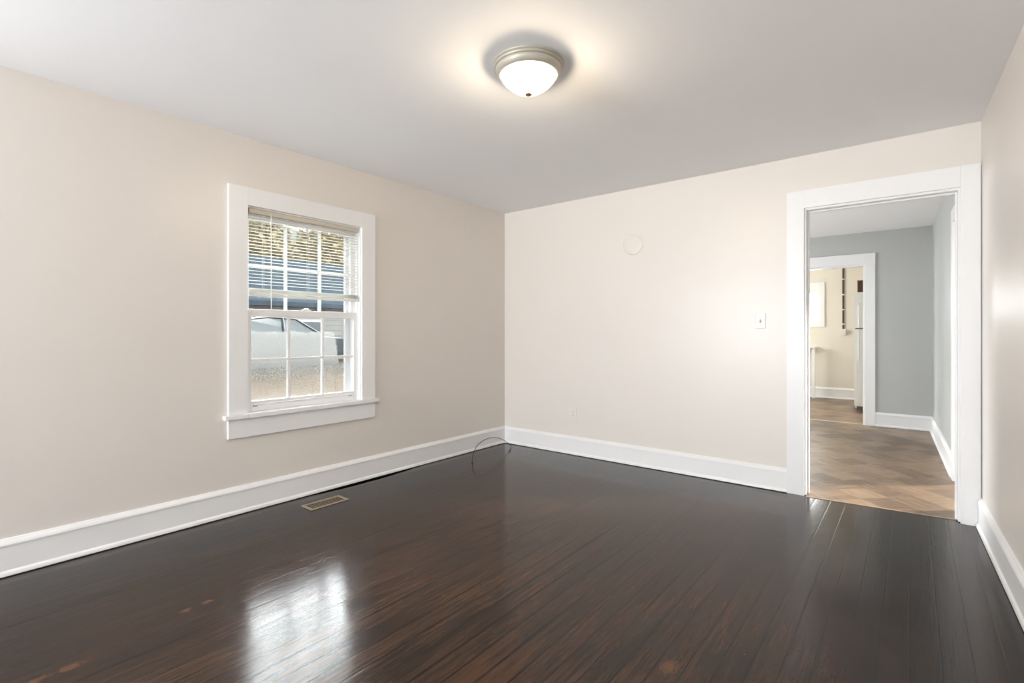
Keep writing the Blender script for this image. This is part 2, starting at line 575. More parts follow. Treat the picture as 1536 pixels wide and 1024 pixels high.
def mat_condensation():
    """fog of water drops on the storm pane: hides most of the view, with clear runs where drops ran down"""
    m, nt, out = new_mat('condensation_film')
    pos = nt.node('ShaderNodeTexCoord').outputs['Object']
    x, y, z = nt.xyz(pos)
    tr = nt.node('ShaderNodeBsdfTransparent')
    df = nt.node('ShaderNodeBsdfDiffuse')
    df.inputs[0].default_value = (0.80, 0.80, 0.78, 1)
    tl = nt.node('ShaderNodeBsdfRefraction')
    tl.inputs['Color'].default_value = (0.92, 0.92, 0.90, 1)
    tl.inputs['Roughness'].default_value = 0.20
    tl.inputs['IOR'].default_value = 1.12
    ms = nt.node('ShaderNodeMixShader')
    ms.inputs[0].default_value = 0.50
    t2 = nt.node('ShaderNodeBsdfTranslucent')
    t2.inputs[0].default_value = (0.80, 0.80, 0.77, 1)
    m2 = nt.node('ShaderNodeMixShader')
    m2.inputs[0].default_value = 0.20
    nt.l.new(df.outputs[0], m2.inputs[1])
    nt.l.new(t2.outputs[0], m2.inputs[2])
    nt.l.new(m2.outputs[0], ms.inputs[1])
    nt.l.new(tl.outputs[0], ms.inputs[2])
    # wavy top edge and a diagonal clear corner on the right
    top = nt.math('ADD', 1.205, nt.math('MULTIPLY', nt.math('SUBTRACT', nt.noise(nt.comb(0.0, nt.math('MULTIPLY', y, 4.0), 0.0), 1.0, 3.0), 0.5), 0.10))
    e1 = nt.math('SUBTRACT', 1.0, nt.ramp(nt.math('SUBTRACT', z, top), -0.012, 0.006))
    lim = nt.math('SUBTRACT', -1.935, nt.math('MULTIPLY', nt.math('SUBTRACT', z, 0.95), 0.16))
    wv = nt.math('MULTIPLY', nt.math('SUBTRACT', nt.noise(nt.comb(0.0, nt.math('MULTIPLY', y, 30.0), nt.math('MULTIPLY', z, 30.0)), 1.0, 3.0), 0.5), 0.03)
    e2 = nt.math('SUBTRACT', 1.0, nt.ramp(nt.math('SUBTRACT', nt.math('ADD', y, wv), lim), -0.008, 0.010))
    e2 = nt.math('MAXIMUM', e2, nt.math('SUBTRACT', 1.0, nt.ramp(z, 0.93, 0.98)))
    # drops: speckle growing coarser toward the bottom
    sp = nt.noise(nt.comb(0.0, nt.math('MULTIPLY', y, 120.0), nt.math('MULTIPLY', z, 85.0)), 1.0, 2.0, 0.6)
    low = nt.math('SUBTRACT', 1.0, nt.ramp(z, 0.74, 1.02))
    clear = nt.math('MULTIPLY', nt.ramp(sp, 0.46, 0.58), nt.math('MULTIPLY_ADD', low, 0.75, 0.10))
    # runs
    rn = nt.noise(nt.comb(0.0, nt.math('MULTIPLY', nt.math('ADD', y, nt.math('MULTIPLY', nt.noise(nt.comb(0.0, nt.math('MULTIPLY', y, 20.0), nt.math('MULTIPLY', z, 14.0)), 1.0, 2.0), 0.03)), 75.0), nt.math('MULTIPLY', z, 2.5)), 1.0, 1.0)
    runs = nt.math('MULTIPLY', nt.ramp(rn, 0.62, 0.68), nt.math('SUBTRACT', 1.0, nt.ramp(z, 0.74, 0.90)))
    clear = nt.math('MAXIMUM', clear, runs)
    den = nt.math('MULTIPLY', nt.math('MULTIPLY', e1, e2), nt.math('SUBTRACT', 1.0, clear))
    den = nt.math('MULTIPLY', den, nt.ramp(z, 0.70, 1.12, a=0.42, b=0.95))
    mx = nt.node('ShaderNodeMixShader')
    nt.put(mx.inputs[0], den)
    nt.l.new(tr.outputs[0], mx.inputs[1])
    nt.l.new(ms.outputs[0], mx.inputs[2])
    nt.l.new(mx.outputs[0], out.inputs[0])
    return m


M_FOG = mat_condensation()

# ------------------------------------------------------------------ the shell
H = 2.5
REAR = -9.0


def rwx(y):            # main room's right wall leans out by about 1.7 degrees
    return 3.812 - 0.0296 * y


def dwx(y):            # dining room's right wall
    return 3.787 - 0.030 * y


def wall_pieces(bm, mk, a0, a1, z0, z1, holes):
    """mk(a0, a1, z0, z1) adds a block; holes: list of (a0, a1, z0, z1), left to right"""
    a = a0
    for h0, h1, hz0, hz1 in holes:
        if h0 > a:
            mk(a, h0, z0, z1)
        if hz0 > z0:
            mk(h0, h1, z0, hz0)
        if hz1 < z1:
            mk(h0, h1, hz1, z1)
        a = h1
    mk(a, a1, z0, z1)


def f_left(bm):
    wall_pieces(bm, lambda a, b, c, d: box(bm, -0.16, 0, a, b, c, d), REAR - .13, 0.0, -0.05, H, [(-5.85, -4.75, .655, 2.045), (-2.716, -1.83, 0.655, 2.045)])


struct('wall_left', f_left, M_WALL, 'cream painted left wall with the single sash window', 'wall')


def f_back(bm):
    wall_pieces(bm, lambda a, b, c, d: box(bm, a, b, 0, 0.125, c, d), -0.16, 4.15, -0.05, H, [(2.852, 3.725, -0.05, 2.115)])


def skewbox(bm, fx, y0, y1, z0, z1, t):
    p = [(fx(y0), y0), (fx(y0) + t, y0), (fx(y1) + t, y1), (fx(y1), y1)]
    A = [bm.verts.new((a, b, z0)) for a, b in p]
    B = [bm.verts.new((a, b, z1)) for a, b in p]
    for i in range(4):
        j = (i + 1) % 4
        bm.faces.new((A[i], A[j], B[j], B[i]))
    bm.faces.new(A[::-1])
    bm.faces.new(B)


bmw = bmesh.new()
f_back(bmw)
me_ = link_mesh('wall_back', bmw, M_WALL)
me_['kind'] = 'structure'
me_['label'] = 'cream painted back wall with the cased doorway at its right end'
me_['category'] = 'wall'

struct('wall_right', lambda bm: skewbox(bm, rwx, REAR, -0.0005, -0.05, H, 0.13), M_WALL, 'cream painted wall at the right edge of the photo', 'wall')
REARH = [(0.12, 1.28, 0.55, 2.2), (2.35, 3.55, 0.55, 2.2)]
struct('wall_rear', lambda bm: wall_pieces(bm, lambda a, b, c, d: box(bm, a, b, REAR - .13, REAR, c, d), 0.0, 4.15, -0.05, H, REARH),
       M_WALL, 'cream painted wall behind the camera', 'wall')
struct('ceiling', lambda bm: box(bm, -0.16, 4.3, REAR - .13, 6.8, H, H + 0.08), M_CEIL, 'flat white ceiling', 'ceiling')

# dining room and kitchen walls
struct('wall_dining_left', lambda bm: wall_pieces(bm, lambda a, b, c, d: box(bm, -0.16, 0, a, b, c, d), 0.1255, 3.69, -0.05, H, [(1.25, 2.55, 0.7, 2.05)]),
       M_GREY, 'grey left wall of the dining room', 'wall')


def f_dright(bm):
    for y0, y1, z0, z1 in ((0.1255, 0.30, -.05, H), (0.30, 1.14, 2.085, H), (1.14, 3.69, -.05, H)):
        skewbox(bm, dwx, y0, y1, z0, z1, 0.12)


struct('wall_dining_right', f_dright, M_GREY, 'grey right wall of the dining room seen through the doorway', 'wall')
struct('wall_dining_back', lambda bm: wall_pieces(bm, lambda a, b, c, d: box(bm, a, b, 3.6905, 3.815, c, d), -0.16, 3.95, -0.05, H, [(2.16, 3.003, -0.05, 2.085)]),
       M_GREY, 'grey far wall of the dining room with the kitchen doorway', 'wall')
struct('wall_kitchen_back', lambda bm: wall_pieces(bm, lambda a, b, c, d: box(bm, a, b, 6.57, 6.7, c, d), -0.16, 3.95, -0.05, H, [(1.35, 2.133, 1.41, 1.985)]),
       M_KITCHEN, 'cream far wall of the kitchen', 'wall')
struct('wall_kitchen_left', lambda bm: wall_pieces(bm, lambda a, b, c, d: box(bm, -0.16, 0, a, b, c, d), 3.8155, 6.5695, -0.05, H, [(4.55, 5.85, 0.95, 2.05)]),
       M_KITCHEN, 'cream left wall of the kitchen', 'wall')
struct('wall_kitchen_right', lambda bm: box(bm, 3.62, 3.75, 3.8155, 6.5695, -0.05, H), M_KITCHEN, 'cream right wall of the kitchen behind the refrigerator', 'wall')


# floors
def f_floor(bm):
    left = []
    rnd = random.Random(3)
    y = REAR
    while y < 0.0:
        s = 0.0
        if -2.6 < y < -1.0:
            t = (y + 2.6) / 1.6
            s = 0.070 * math.sin(math.pi * t) ** 1.2 + rnd.uniform(-0.004, 0.004)
        left.append((0.010 + max(0, s), y))
        y += 0.05
    pts = left[::-1] + [(0.010, REAR), (rwx(REAR), REAR), (rwx(0), 0.0), (3.70, 0.0), (3.70, 0.124), (2.873, 0.124), (2.873, 0.0), (0.010, 0.0)]
    vs = [bm.verts.new((a, b, 0)) for a, b in pts]
    f = bm.faces.new(vs)
    r = bmesh.ops.extrude_face_region(bm, geom=[f])
    for v in r['geom']:
        if isinstance(v, bmesh.types.BMVert):
            v.co.z = -0.02
    bmesh.ops.triangulate(bm, faces=[g for g in bm.faces if len(g.verts) > 4])


struct('floor', f_floor, M_FLOOR, 'dark brown stained board floor with a glossy finish', 'floor')
struct('floor_subfloor', lambda bm: (box(bm, -0.1, 4.1, REAR, 6.6, -0.06, -0.0215), box(bm, .0006, .0094, REAR, -.001, -.0212, -.0008)), M_GAPSHADE, 'black subfloor and filler strip standing in for gap shade along the left wall', 'floor')  # thin black strip hides the wall foot so the gap reads as shade


def f_vinyl(bm):
    pts = [(2.873, -0.034), (3.704, 0.045), (3.704, 0.126), (dwx(.127), .127), (dwx(.30), .30), (5.4, .30), (5.4, 1.14), (dwx(1.14), 1.14), (dwx(3.69), 3.69),
           (3.003, 3.69), (3.003, 3.815), (3.62, 3.815), (3.62, 6.57), (0, 6.57), (0, 3.815), (2.16, 3.815), (2.16, 3.69), (0, 3.69), (0, 0.126), (2.873, 0.126)]
    A = [bm.verts.new((a, b, 0.003)) for a, b in pts]
    B = [bm.verts.new((a, b, -0.0)) for a, b in pts]
    bm.faces.new(A)
    n = len(pts)
    for i in range(n):
        bm.faces.new((A[i], B[i], B[(i + 1) % n], A[(i + 1) % n]))
    bmesh.ops.triangulate(bm, faces=[g for g in bm.faces if len(g.verts) > 4])


struct('floor_dining', f_vinyl, M_VINYL, 'brown wood look vinyl floor beyond the doorway', 'floor')

# ------------------------------------------------------------------ baseboards
PROF = [(0, .005), (.029, .005), (.029, .012), (.026, .022), (.0195, .028), (.018, .030), (.018, .148), (.0225, .150), (.0225, .157), (.019, .165), (.011, .176), (.008, .181), (0, .183)]


def base_line(bm, p0, p1, nrm, h=1.0):
    p0, p1, nrm = Vector((*p0, 0)), Vector((*p1, 0)), Vector((*nrm, 0)).normalized()
    prism(bm, PROF, 0, 1, lambda u, v, t: p0.lerp(p1, t) + nrm * u + Vector((0, 0, v * h)))


struct('baseboard_left', lambda bm: base_line(bm, (0.0, REAR), (0.0, -0.001), (1, 0)), M_TRIM, 'white baseboard along the left wall under the window', 'baseboard')
struct('baseboard_back', lambda bm: base_line(bm, (0.001, 0), (2.7475, 0), (0, -1), 0.985), M_TRIM, 'white baseboard along the back wall', 'baseboard')
struct('baseboard_right', lambda bm: base_line(bm, (rwx(REAR), REAR), (rwx(-0.022), -0.022), (-1, -0.03)), M_TRIM, 'white baseboard along the right wall', 'baseboard')
struct('baseboard_dining_back', lambda bm: base_line(bm, (3.115, 3.69), (dwx(3.69) - .002, 3.69), (0, -1)), M_TRIM, 'white baseboard under the grey far wall of the dining room', 'baseboard')
struct('baseboard_dining_right', lambda bm: base_line(bm, (dwx(1.245), 1.245), (dwx(3.665), 3.665), (-1, -.03)), M_TRIM, 'white baseboard along the dining room right wall', 'baseboard')
struct('baseboard_kitchen', lambda bm: base_line(bm, (0.0, 6.569), (3.619, 6.569), (0, -1), 1.1), M_TRIM, 'white baseboard along the kitchen far wall', 'baseboard')


# ------------------------------------------------------------------ doorways
def doorway():
    root = struct_empty('door_1', (3.29, 0.06, 0), 'white cased doorway in the back wall leading to the dining room', 'doorway')

    def casing(bm):
        T = 0.021
        box(bm, 2.748, 2.861, -T, 0.0, 0.0, 2.238, bev=0.0008)
        box(bm, 3.716, 3.809, -T, 0.0, 0.0, 2.238, bev=0.0008)
        box(bm, 2.8615, 3.7155, -T, 0.0, 2.109, 2.238, bev=0.0008)
    obj('casing', casing, M_TRIM, root)

    def jamb(bm):
        box(bm, 2.852, 2.872, 0, .125, 0.004, 2.115)
        box(bm, 3.705, 3.725, 0, .125, 0.004, 2.115)
        box(bm, 2.872, 3.705, 0, .125, 2.095, 2.115)
    obj('jamb', jamb, M_TRIM, root)

    def stop(bm):
        box(bm, 2.8725, 2.884, .05, .085, 0.004, 2.0945, bev=.002)
        box(bm, 3.6935, 3.7045, .05, .085, 0.004, 2.0945, bev=.002)
        box(bm, 2.884, 3.6935, .05, .085, 2.083, 2.0945, bev=.002)
    obj('door_stop', stop, M_TRIM, root)

    def far(bm):
        T = 0.02
        box(bm, 2.755, 2.861, .1255, .1255 + T, 0.004, 2.22, bev=.002)
        box(bm, 2.861, 3.715, .1255, .1255 + T, 2.109, 2.22, bev=.002)
    obj('casing', far, M_TRIM, root)


doorway()


def kitchen_doorway():
    root = struct_empty('door_2', (2.58, 3.75, 0), 'white cased doorway in the grey dining room wall leading to the kitchen', 'doorway')

    def casing(bm):
        T = 0.021
        y1 = 3.69
        box(bm, 3.003, 3.115, y1 - T, y1, 0.004, 2.225, bev=.0008)
        box(bm, 2.045, 2.16, y1 - T, y1, 0.004, 2.225, bev=.0008)
        box(bm, 2.1605, 3.0025, y1 - T, y1, 2.085, 2.225, bev=.0008)
    obj('casing', casing, M_TRIM, root)

    def jamb(bm):
        box(bm, 2.985, 3.003, 3.6905, 3.815, 0.004, 2.085)
        box(bm, 2.16, 2.178, 3.6905, 3.815, 0.004, 2.085)
        box(bm, 2.178, 2.985, 3.6905, 3.815, 2.067, 2.085)
    obj('jamb', jamb, M_TRIM, root)


kitchen_doorway()


def side_doorway():
    root = struct_empty('door_3', (3.76, .72, 0), 'white cased side doorway at the edge of the dining room', 'doorway')

    def casing(bm):
        skewbox(bm, lambda y: dwx(y) - .021, 1.14, 1.243, 0.004, 2.19, .0208)
        skewbox(bm, lambda y: dwx(y) - .021, 0.20, 0.30, 0.004, 2.19, .0208)
        skewbox(bm, lambda y: dwx(y) - .021, 0.30, 1.14, 2.085, 2.19, .0208)
    obj('casing', casing, M_TRIM, root)

    def jamb(bm):
        skewbox(bm, dwx, 1.122, 1.14, 0.004, 2.085, .12)
        skewbox(bm, dwx, 0.30, 0.318, 0.004, 2.085, .12)
        skewbox(bm, dwx, 0.318, 1.122, 2.067, 2.085, .12)
    obj('jamb', jamb, M_TRIM, root)


side_doorway()
struct('trim_1', lambda bm: prism(bm, [(-.014, .0032), (.014, .0032), (.010, .0065), (-.010, .0065)], 2.18, 2.983, lambda u, v, t: Vector((t, 3.752 + u, v))),
       principled('pale_metal_strip', (0.62, 0.57, 0.48), .35, .5, .5, var=.05), 'pale metal strip across the kitchen doorway floor', 'floor strip')


def thr(bm):
    p0, p1 = Vector((2.873, -.034, 0)), Vector((3.704, .045, 0))
    d = (p1 - p0).normalized()
    n = Vector((d.y, -d.x, 0))
    prism(bm, [(-.006, .0005), (.005, .0005), (.0035, .0035), (-.006, .0045)], 0, 1, lambda u, v, t: p0.lerp(p1, t) + n * u + Vector((0, 0, v)))


struct('trim_2', thr, principled('tan_vinyl_edge', (0.36, 0.27, 0.19), .4, .4, var=.1, vscale=20), 'thin tan edge strip where the vinyl meets the dark boards', 'floor strip')


# ------------------------------------------------------------------ sash window in the left wall
def grid_sash(bm, x0, x1, y0, y1, z0, z1, sl, sr, bot, top, cols, rows, mw=0.016, depth_m=0.012):
    """frame of a sash; returns the glass rectangle"""
    box(bm, x0, x1, y0, y0 + sl, z0, z1, bev=.003)
    box(bm, x0, x1, y1 - sr, y1, z0, z1, bev=.003)
    box(bm, x0, x1, y0 + sl, y1 - sr, z0, z0 + bot, bev=.003)
    box(bm, x0, x1, y0 + sl, y1 - sr, z1 - top, z1, bev=.003)
    gy0, gy1, gz0, gz1 = y0 + sl, y1 - sr, z0 + bot, z1 - top
    xm = (x0 + x1) / 2
    for c in cols:
        box(bm, xm - depth_m, xm + depth_m, c - mw / 2, c + mw / 2, gz0, gz1)
    for r in rows:
        box(bm, xm - depth_m * .98, xm + depth_m * .98, gy0, gy1, r - mw / 2, r + mw / 2)
    return gy0, gy1, gz0, gz1


def window_left():
    root = struct_empty('window_1', (0, -2.273, 0.655), 'white six over six sash window in the left wall', 'window')

    def casing(bm):
        T = .021
        box(bm, 0.0, T, -2.836, -2.716, .656, 2.166, bev=.0008)
        box(bm, 0.0, T, -1.830, -1.704, .656, 2.166, bev=.0008)
        box(bm, 0.0, T, -2.7158, -1.8302, 2.047, 2.166, bev=.0008)
    obj('casing', casing, M_TRIM, root)

    def stool(bm):
        box(bm, -.0312, .045, -2.7155, -1.8305, .627, .657, bev=.002)
        box(bm, 0.0, .045, -2.866, -2.7155, .627, .655, bev=.004)
        box(bm, 0.0, .045, -1.8305, -1.676, .627, .655, bev=.004)
    obj('window_stool', stool, M_TRIM, root)
    obj('apron', lambda bm: box(bm, 0.0, .020, -2.838, -1.704, .502, .6265, bev=.0008), M_TRIM, root)

    def liner(bm):
        box(bm, -.16, -.0, -2.716, -2.708, .655, 2.045)
        box(bm, -.16, -.0, -1.838, -1.830, .655, 2.045)
        box(bm, -.16, -.0, -2.708, -1.838, 2.038, 2.045)
        box(bm, -.20, -.0314, -2.708, -1.838, .640, .657)
        for y0, y1 in ((-2.708, -2.700), (-1.846, -1.838)):      # tracks
            box(bm, -.030, -.022, y0, y1, .655, 2.038)
            box(bm, -.072, -.066, y0, y1, .655, 2.038)
            box(bm, -.112, -.106, y0, y1, .655, 2.038)
    obj('jamb_liner', liner, M_VINYLWHITE, root)

    g = []
    low = obj('lower_sash', lambda bm: g.append(grid_sash(bm, -.065, -.031, -2.706, -1.840, .6565, 1.358, .036, .034, .0715, .050, (-2.405, -2.138), (1.008,))), M_VINYLWHITE, root)
    y0, y1, z0, z1 = g[0]
    obj('glass_pane', lambda bm: box(bm, -.050, -.047, y0, y1, z0, z1), M_GLASS, low)
    obj('lift_rail', lambda bm: box(bm, -.033, -.020, -2.66, -1.885, .700, .708, bev=.003), M_VINYLWHITE, low)
    for y in (-2.648, -1.905):
        obj('tilt_latch', lambda bm: box(bm, -.031, -.024, y - .016, y + .016, .690, .699, bev=.002), principled('latch_grey', (.42, .43, .46), .4), low)
    obj('sash_lock', lambda bm: (box(bm, -.060, -.034, -2.30, -2.235, 1.358, 1.366, bev=.003), box(bm, -.055, -.042, -2.285, -2.25, 1.366, 1.378, bev=.003)), M_VINYLWHITE, low)
    g2 = []
    up = obj('upper_sash', lambda bm: g2.append(grid_sash(bm, -.105, -.073, -2.706, -1.840, 1.315, 2.036, .036, .034, .045, .060, (-2.405, -2.138), (1.662,))), M_VINYLWHITE, root)
    y0, y1, z0, z1 = g2[0]
    obj('glass_pane', lambda bm: box(bm, -.090, -.087, y0, y1, z0, z1), M_GLASS, up)

    def storm(bm):
        box(bm, -.160, -.135, -2.708, -2.655, .657, 2.038)
        box(bm, -.160, -.135, -1.882, -1.838, .657, 2.038)
        box(bm, -.160, -.135, -2.655, -1.882, .657, .705)
        box(bm, -.160, -.135, -2.655, -1.882, 2.0, 2.038)
        box(bm, -.158, -.137, -2.655, -1.882, 1.322, 1.350)
    st = obj('storm_frame', storm, M_VINYLWHITE, root)
    obj('glass_pane', lambda bm: box(bm, -.150, -.147, -2.655, -1.882, .705, 2.0), M_GLASS, st)

    def fog(bm):
        vs = [bm.verts.new(p) for p in ((-.1462, -2.655, .705), (-.1462, -1.882, .705), (-.1462, -1.882, 1.3), (-.1462, -2.655, 1.3))]
        bm.faces.new(vs)
    fo = obj('condensation', fog, M_FOG, st, label='grey film of condensation on the lower pane')
    fo['kind'] = 'stuff'


window_left()
area('window_1_portal', (-.20, -2.273, 1.35), (0, -R90, 0), 1.42, .92, 1.0, portal=True)


def simple_window(name, loc, label, horiz, fixed, a0, a1, z0, z1, inward, rails=True, cw=.095):
    """plain cased sash window; horiz 'x' (wall across y) or 'y' (wall across x); fixed = room face of wall; inward = +-1 toward the room"""
    root = struct_empty(name, loc, label, 'window')

    def B(bm, p0, p1, d0, d1, q0, q1, bev=0.0):
        e0, e1 = sorted((fixed + inward * d0, fixed + inward * d1))
        if horiz == 'x':
            box(bm, p0, p1, e0, e1, q0, q1, bev=bev)
        else:
            box(bm, e0, e1, p0, p1, q0, q1, bev=bev)

    def casing(bm):
        B(bm, a0 - cw, a0, 0, .02, z0 - cw, z1 + cw * 1.6, .002)
        B(bm, a1, a1 + cw, 0, .02, z0 - cw, z1 + cw * 1.6, .002)
        B(bm, a0, a1, 0, .02, z1, z1 + cw * 1.6, .002)
        B(bm, a0, a1, 0, .02, z0 - cw, z0, .002)
    obj('casing', casing, M_TRIM, root)
    fr = .035

    def frame(bm):
        B(bm, a0, a0 + fr, -.09, -.05, z0, z1)
        B(bm, a1 - fr, a1, -.09, -.05, z0, z1)
        B(bm, a0 + fr, a1 - fr, -.09, -.05, z0, z0 + fr)
        B(bm, a0 + fr, a1 - fr, -.09, -.05, z1 - fr, z1)
        if rails:
            zm = (z0 + z1) / 2
            B(bm, a0 + fr, a1 - fr, -.09, -.05, zm - .02, zm + .02)
    f = obj('sash', frame, M_VINYLWHITE, root)
    obj('glass_pane', lambda bm: B(bm, a0 + fr, a1 - fr, -.072, -.069, z0 + fr, z1 - fr), M_GLASS, f)
    return root


simple_window('window_2', (.70, REAR, .6), 'unseen sash window added behind the camera to light the room, left of the pair', 'x', REAR, .12, 1.28, .55, 2.2, 1)
simple_window('window_3', (2.95, REAR, .6), 'unseen sash window added behind the camera to light the room, right of the pair', 'x', REAR, 2.35, 3.55, .55, 2.2, 1)
simple_window('window_4', (1.74, 6.57, 1.41), 'small white cased window in the kitchen far wall', 'x', 6.57, 1.35, 2.133, 1.41, 1.985, -1, rails=False)
simple_window('window_7', (0, -5.3, .655), 'unseen sash window added in the left wall behind the camera for fill light', 'y', 0.0, -5.85, -4.75, .655, 2.045, 1)
simple_window('window_5', (0, 1.9, .7), 'unseen sash window added in the dining room left wall to light it', 'y', 0.0, 1.25, 2.55, .7, 2.05, 1)
simple_window('window_6', (0, 5.2, .95), 'unseen sash window added in the kitchen left wall for extra light', 'y', 0.0, 4.55, 5.85, .95, 2.05, 1)


# ------------------------------------------------------------------ mini blind
def blind():
    root = thing('window_blind', (-.015, -2.273, 2.038), 'white mini blind pulled half way up inside the left wall window', 'blind')
    Y0, Y1 = -2.698, -1.848
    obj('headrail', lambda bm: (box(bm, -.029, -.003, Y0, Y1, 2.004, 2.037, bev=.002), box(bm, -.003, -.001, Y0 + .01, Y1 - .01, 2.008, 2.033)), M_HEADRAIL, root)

    def slat(bm, z, tilt):
        n = 5
        prof = []
        w = .0125
        for i in range(n + 1):
            t = -1 + 2 * i / n
            prof.append((t * w, .0022 * (1 - t * t)))
        prof = prof + [(u, v - .0007) for u, v in prof[::-1]]
        c, s = math.cos(tilt), math.sin(tilt)
        prism(bm, prof, Y0 + .004, Y1 - .004, lambda u, v, t: Vector((-.0155 + u * c - v * s, t, z + u * s + v * c)))

    def slats(bm):
        z = 1.994
        while z > 1.508:
            slat(bm, z, 0.05 + random.uniform(-.02, .02))
            z -= .0222
        for k in range(9):
            slat(bm, 1.497 - k * .0036, 0)
    obj('slats', slats, M_SLAT, root)
    obj('bottom_rail', lambda bm: box(bm, -.028, -.003, Y0 + .003, Y1 - .003, 1.444, 1.463, bev=.003), M_BLIND, root)

    def wand(bm):
        tube(bm, [(-.002, -2.555, 2.015), (.006, -2.555, 2.0), (.007, -2.554, 1.6), (.006, -2.553, 1.36)], .004, 6)
    obj('tilt_wand', wand, M_BLIND, root)
    for y in (-2.60, -2.273, -1.945):
        obj('ladder_cord', lambda bm: (tube(bm, [(-.0285, y, 2.004), (-.0285, y, 1.46)], .0008, 5), tube(bm, [(-.0025, y, 2.004), (-.0025, y, 1.46)], .0008, 5)), M_BLIND, root)


blind()


# ------------------------------------------------------------------ ceiling light
def ceiling_light():
    cx, cy = 2.018, -2.263
    root = thing('ceiling_light', (cx, cy, H), 'lit flush ceiling lamp with a frosted glass bowl and a ringed metal pan', 'ceiling lamp')
    pan = [(.0, -.0005), (.172, -.0005), (.1745, -.005), (.1735, -.010), (.168, -.013), (.1695, -.018), (.167, -.023), (.160, -.026), (.161, -.031), (.158, -.040), (.152, -.049), (.146, -.054), (.139, -.056), (.136, -.050), (.136, -.012)]
    obj('base_pan', lambda bm: lathe(bm, pan, (cx, cy, H), 64, cap=False), M_LAMPMETAL, root, True)
    # opal glass
    m, nt, out = new_mat('lit_opal_glass')
    tr = nt.node('ShaderNodeBsdfTransparent')
    tr.inputs[0].default_value = (.40, .37, .32, 1)
    df = nt.node('ShaderNodeBsdfTranslucent')
    df.inputs[0].default_value = (.9, .86, .76, 1)
    em = nt.node('ShaderNodeEmission')
    em.inputs[0].default_value = (1.0, .94, .80, 1)
    em.inputs[1].default_value = .42
    m1 = nt.node('ShaderNodeMixShader')
    m1.inputs[0].default_value = .008
    nt.l.new(tr.outputs[0], m1.inputs[1])
    nt.l.new(df.outputs[0], m1.inputs[2])
    ad = nt.node('ShaderNodeAddShader')
    nt.l.new(m1.outputs[0], ad.inputs[0])
    nt.l.new(em.outputs[0], ad.inputs[1])
    nt.l.new(ad.outputs[0], out.inputs[0])
    bowl = [(.134, -.044), (.1375, -.050), (.1375, -.058), (.131, -.072), (.116, -.090), (.094, -.109), (.068, -.125), (.042, -.135), (.018, -.139), (0, -.140)]
    obj('glass_bowl', lambda bm: lathe(bm, bowl, (cx, cy, H), 64, cap=False), m, root, True)
    obj('finial', lambda bm: lathe(bm, [(0, -.136), (.012, -.1385), (.0165, -.142), (.0165, -.146), (.012, -.150), (0, -.152)], (cx, cy, H), 24), principled('finial_brass', (.30, .23, .13), .4, .5, .5, var=.05), root, True)
    for dx, dy in ((.050, .028), (-.050, -.028)):
        ld = bpy.data.lights.new('bulb_light', 'POINT')
        ld.energy = LAMP_W
        ld.color = (1.0, .89, .74)
        ld.shadow_soft_size = .035
        lo = bpy.data.objects.new('bulb_light', ld)
        lo.location = (dx, dy, -.083)
        lo.parent = root
        COL.objects.link(lo)


LAMP_W = 18.5
ceiling_light()


# ------------------------------------------------------------------ wall plates
def rounded_plate(bm, cx, cz, w, h, y0, t):
    box(bm, cx - w / 2, cx + w / 2, y0 - t, y0, cz - h / 2, cz + h / 2, bev=.0035, seg=3)


def light_switch():
    cx, cz = 2.566, 1.286
    root = thing('light_switch', (cx, 0, cz), 'ivory toggle light switch plate on the back wall beside the doorway', 'light switch')
    obj('wall_plate', lambda bm: rounded_plate(bm, cx, cz, .072, .117, 0, .007), M_PLATE, root)
    obj('toggle_slot', lambda bm: box(bm, cx - .006, cx + .006, -.0078, -.0065, cz - .013, cz + .013), principled('slot_shadow_ivory', (.30, .29, .26), .5), root)
    obj('toggle', lambda bm: prism(bm, [(-.0072, -.004), (-.017, .002), (-.0165, .007), (-.0072, .0055)], cx - .004, cx + .004, lambda u, v, t: Vector((t, u, cz + v + .001))), M_PLATE, root)
    for s in (-1, 1):
        obj('screw', lambda bm: lathe(bm, [(.0034, 0), (.0034, .0012), (0, .0016)], (cx, -.007, cz + s * .030), 12, '-y'), M_STEEL, root)


light_switch()


def outlet(name, cx, cz, y0, label, cat, w=.072, h=.117):
    root = thing(name, (cx, y0, cz), label, cat)
    obj('wall_plate', lambda bm: rounded_plate(bm, cx, cz, w, h, y0, .006), M_OUTPLATE, root)
    for s in (-1, 1):
        zc = cz + s * .0195
        r = obj('receptacle', lambda bm: box(bm, cx - .017, cx + .017, y0 - .0085, y0 - .005, zc - .0145, zc + .0145, bev=.0015), M_OUTPLATE, root)
        obj('slots', lambda bm: (box(bm, cx - .0075, cx - .0052, y0 - .0092, y0 - .0083, zc - .003, zc + .007), box(bm, cx + .0052, cx + .0075, y0 - .0092, y0 - .0083, zc - .003, zc + .007),
                                 box(bm, cx - .0025, cx + .0025, y0 - .0092, y0 - .0083, zc - .0105, zc - .006)), principled('slot_grey', (.25, .24, .22), .6), r)
    obj('screw', lambda bm: lathe(bm, [(.003, 0), (.003, .001), (0, .0014)], (cx, y0 - .006, cz), 12, '-y'), M_STEEL, root)
    return root


M_OUTPLATE = principled('painted_outlet_plate', (.74, .70, .64), .4, .4, var=.01)
outlet('wall_outlet', .876, .402, 0.0, 'cream duplex outlet low on the back wall near the corner', 'outlet')

# round cover plate over the old stove pipe hole, painted with the wall
bm = bmesh.new()
lathe(bm, [(0, .0085), (.062, .0085), (.070, .0075), (.076, .0045), (.080, .0045), (.086, .0075), (.092, .0065), (.097, 0.0005)], (1.508, 0, 1.997), 48, '-y')
o = link_mesh('flue_cover', bm, M_WALL, None, True)
o['label'] = 'round flue cover painted cream like the back wall it sits on'
o['category'] = 'wall cover'


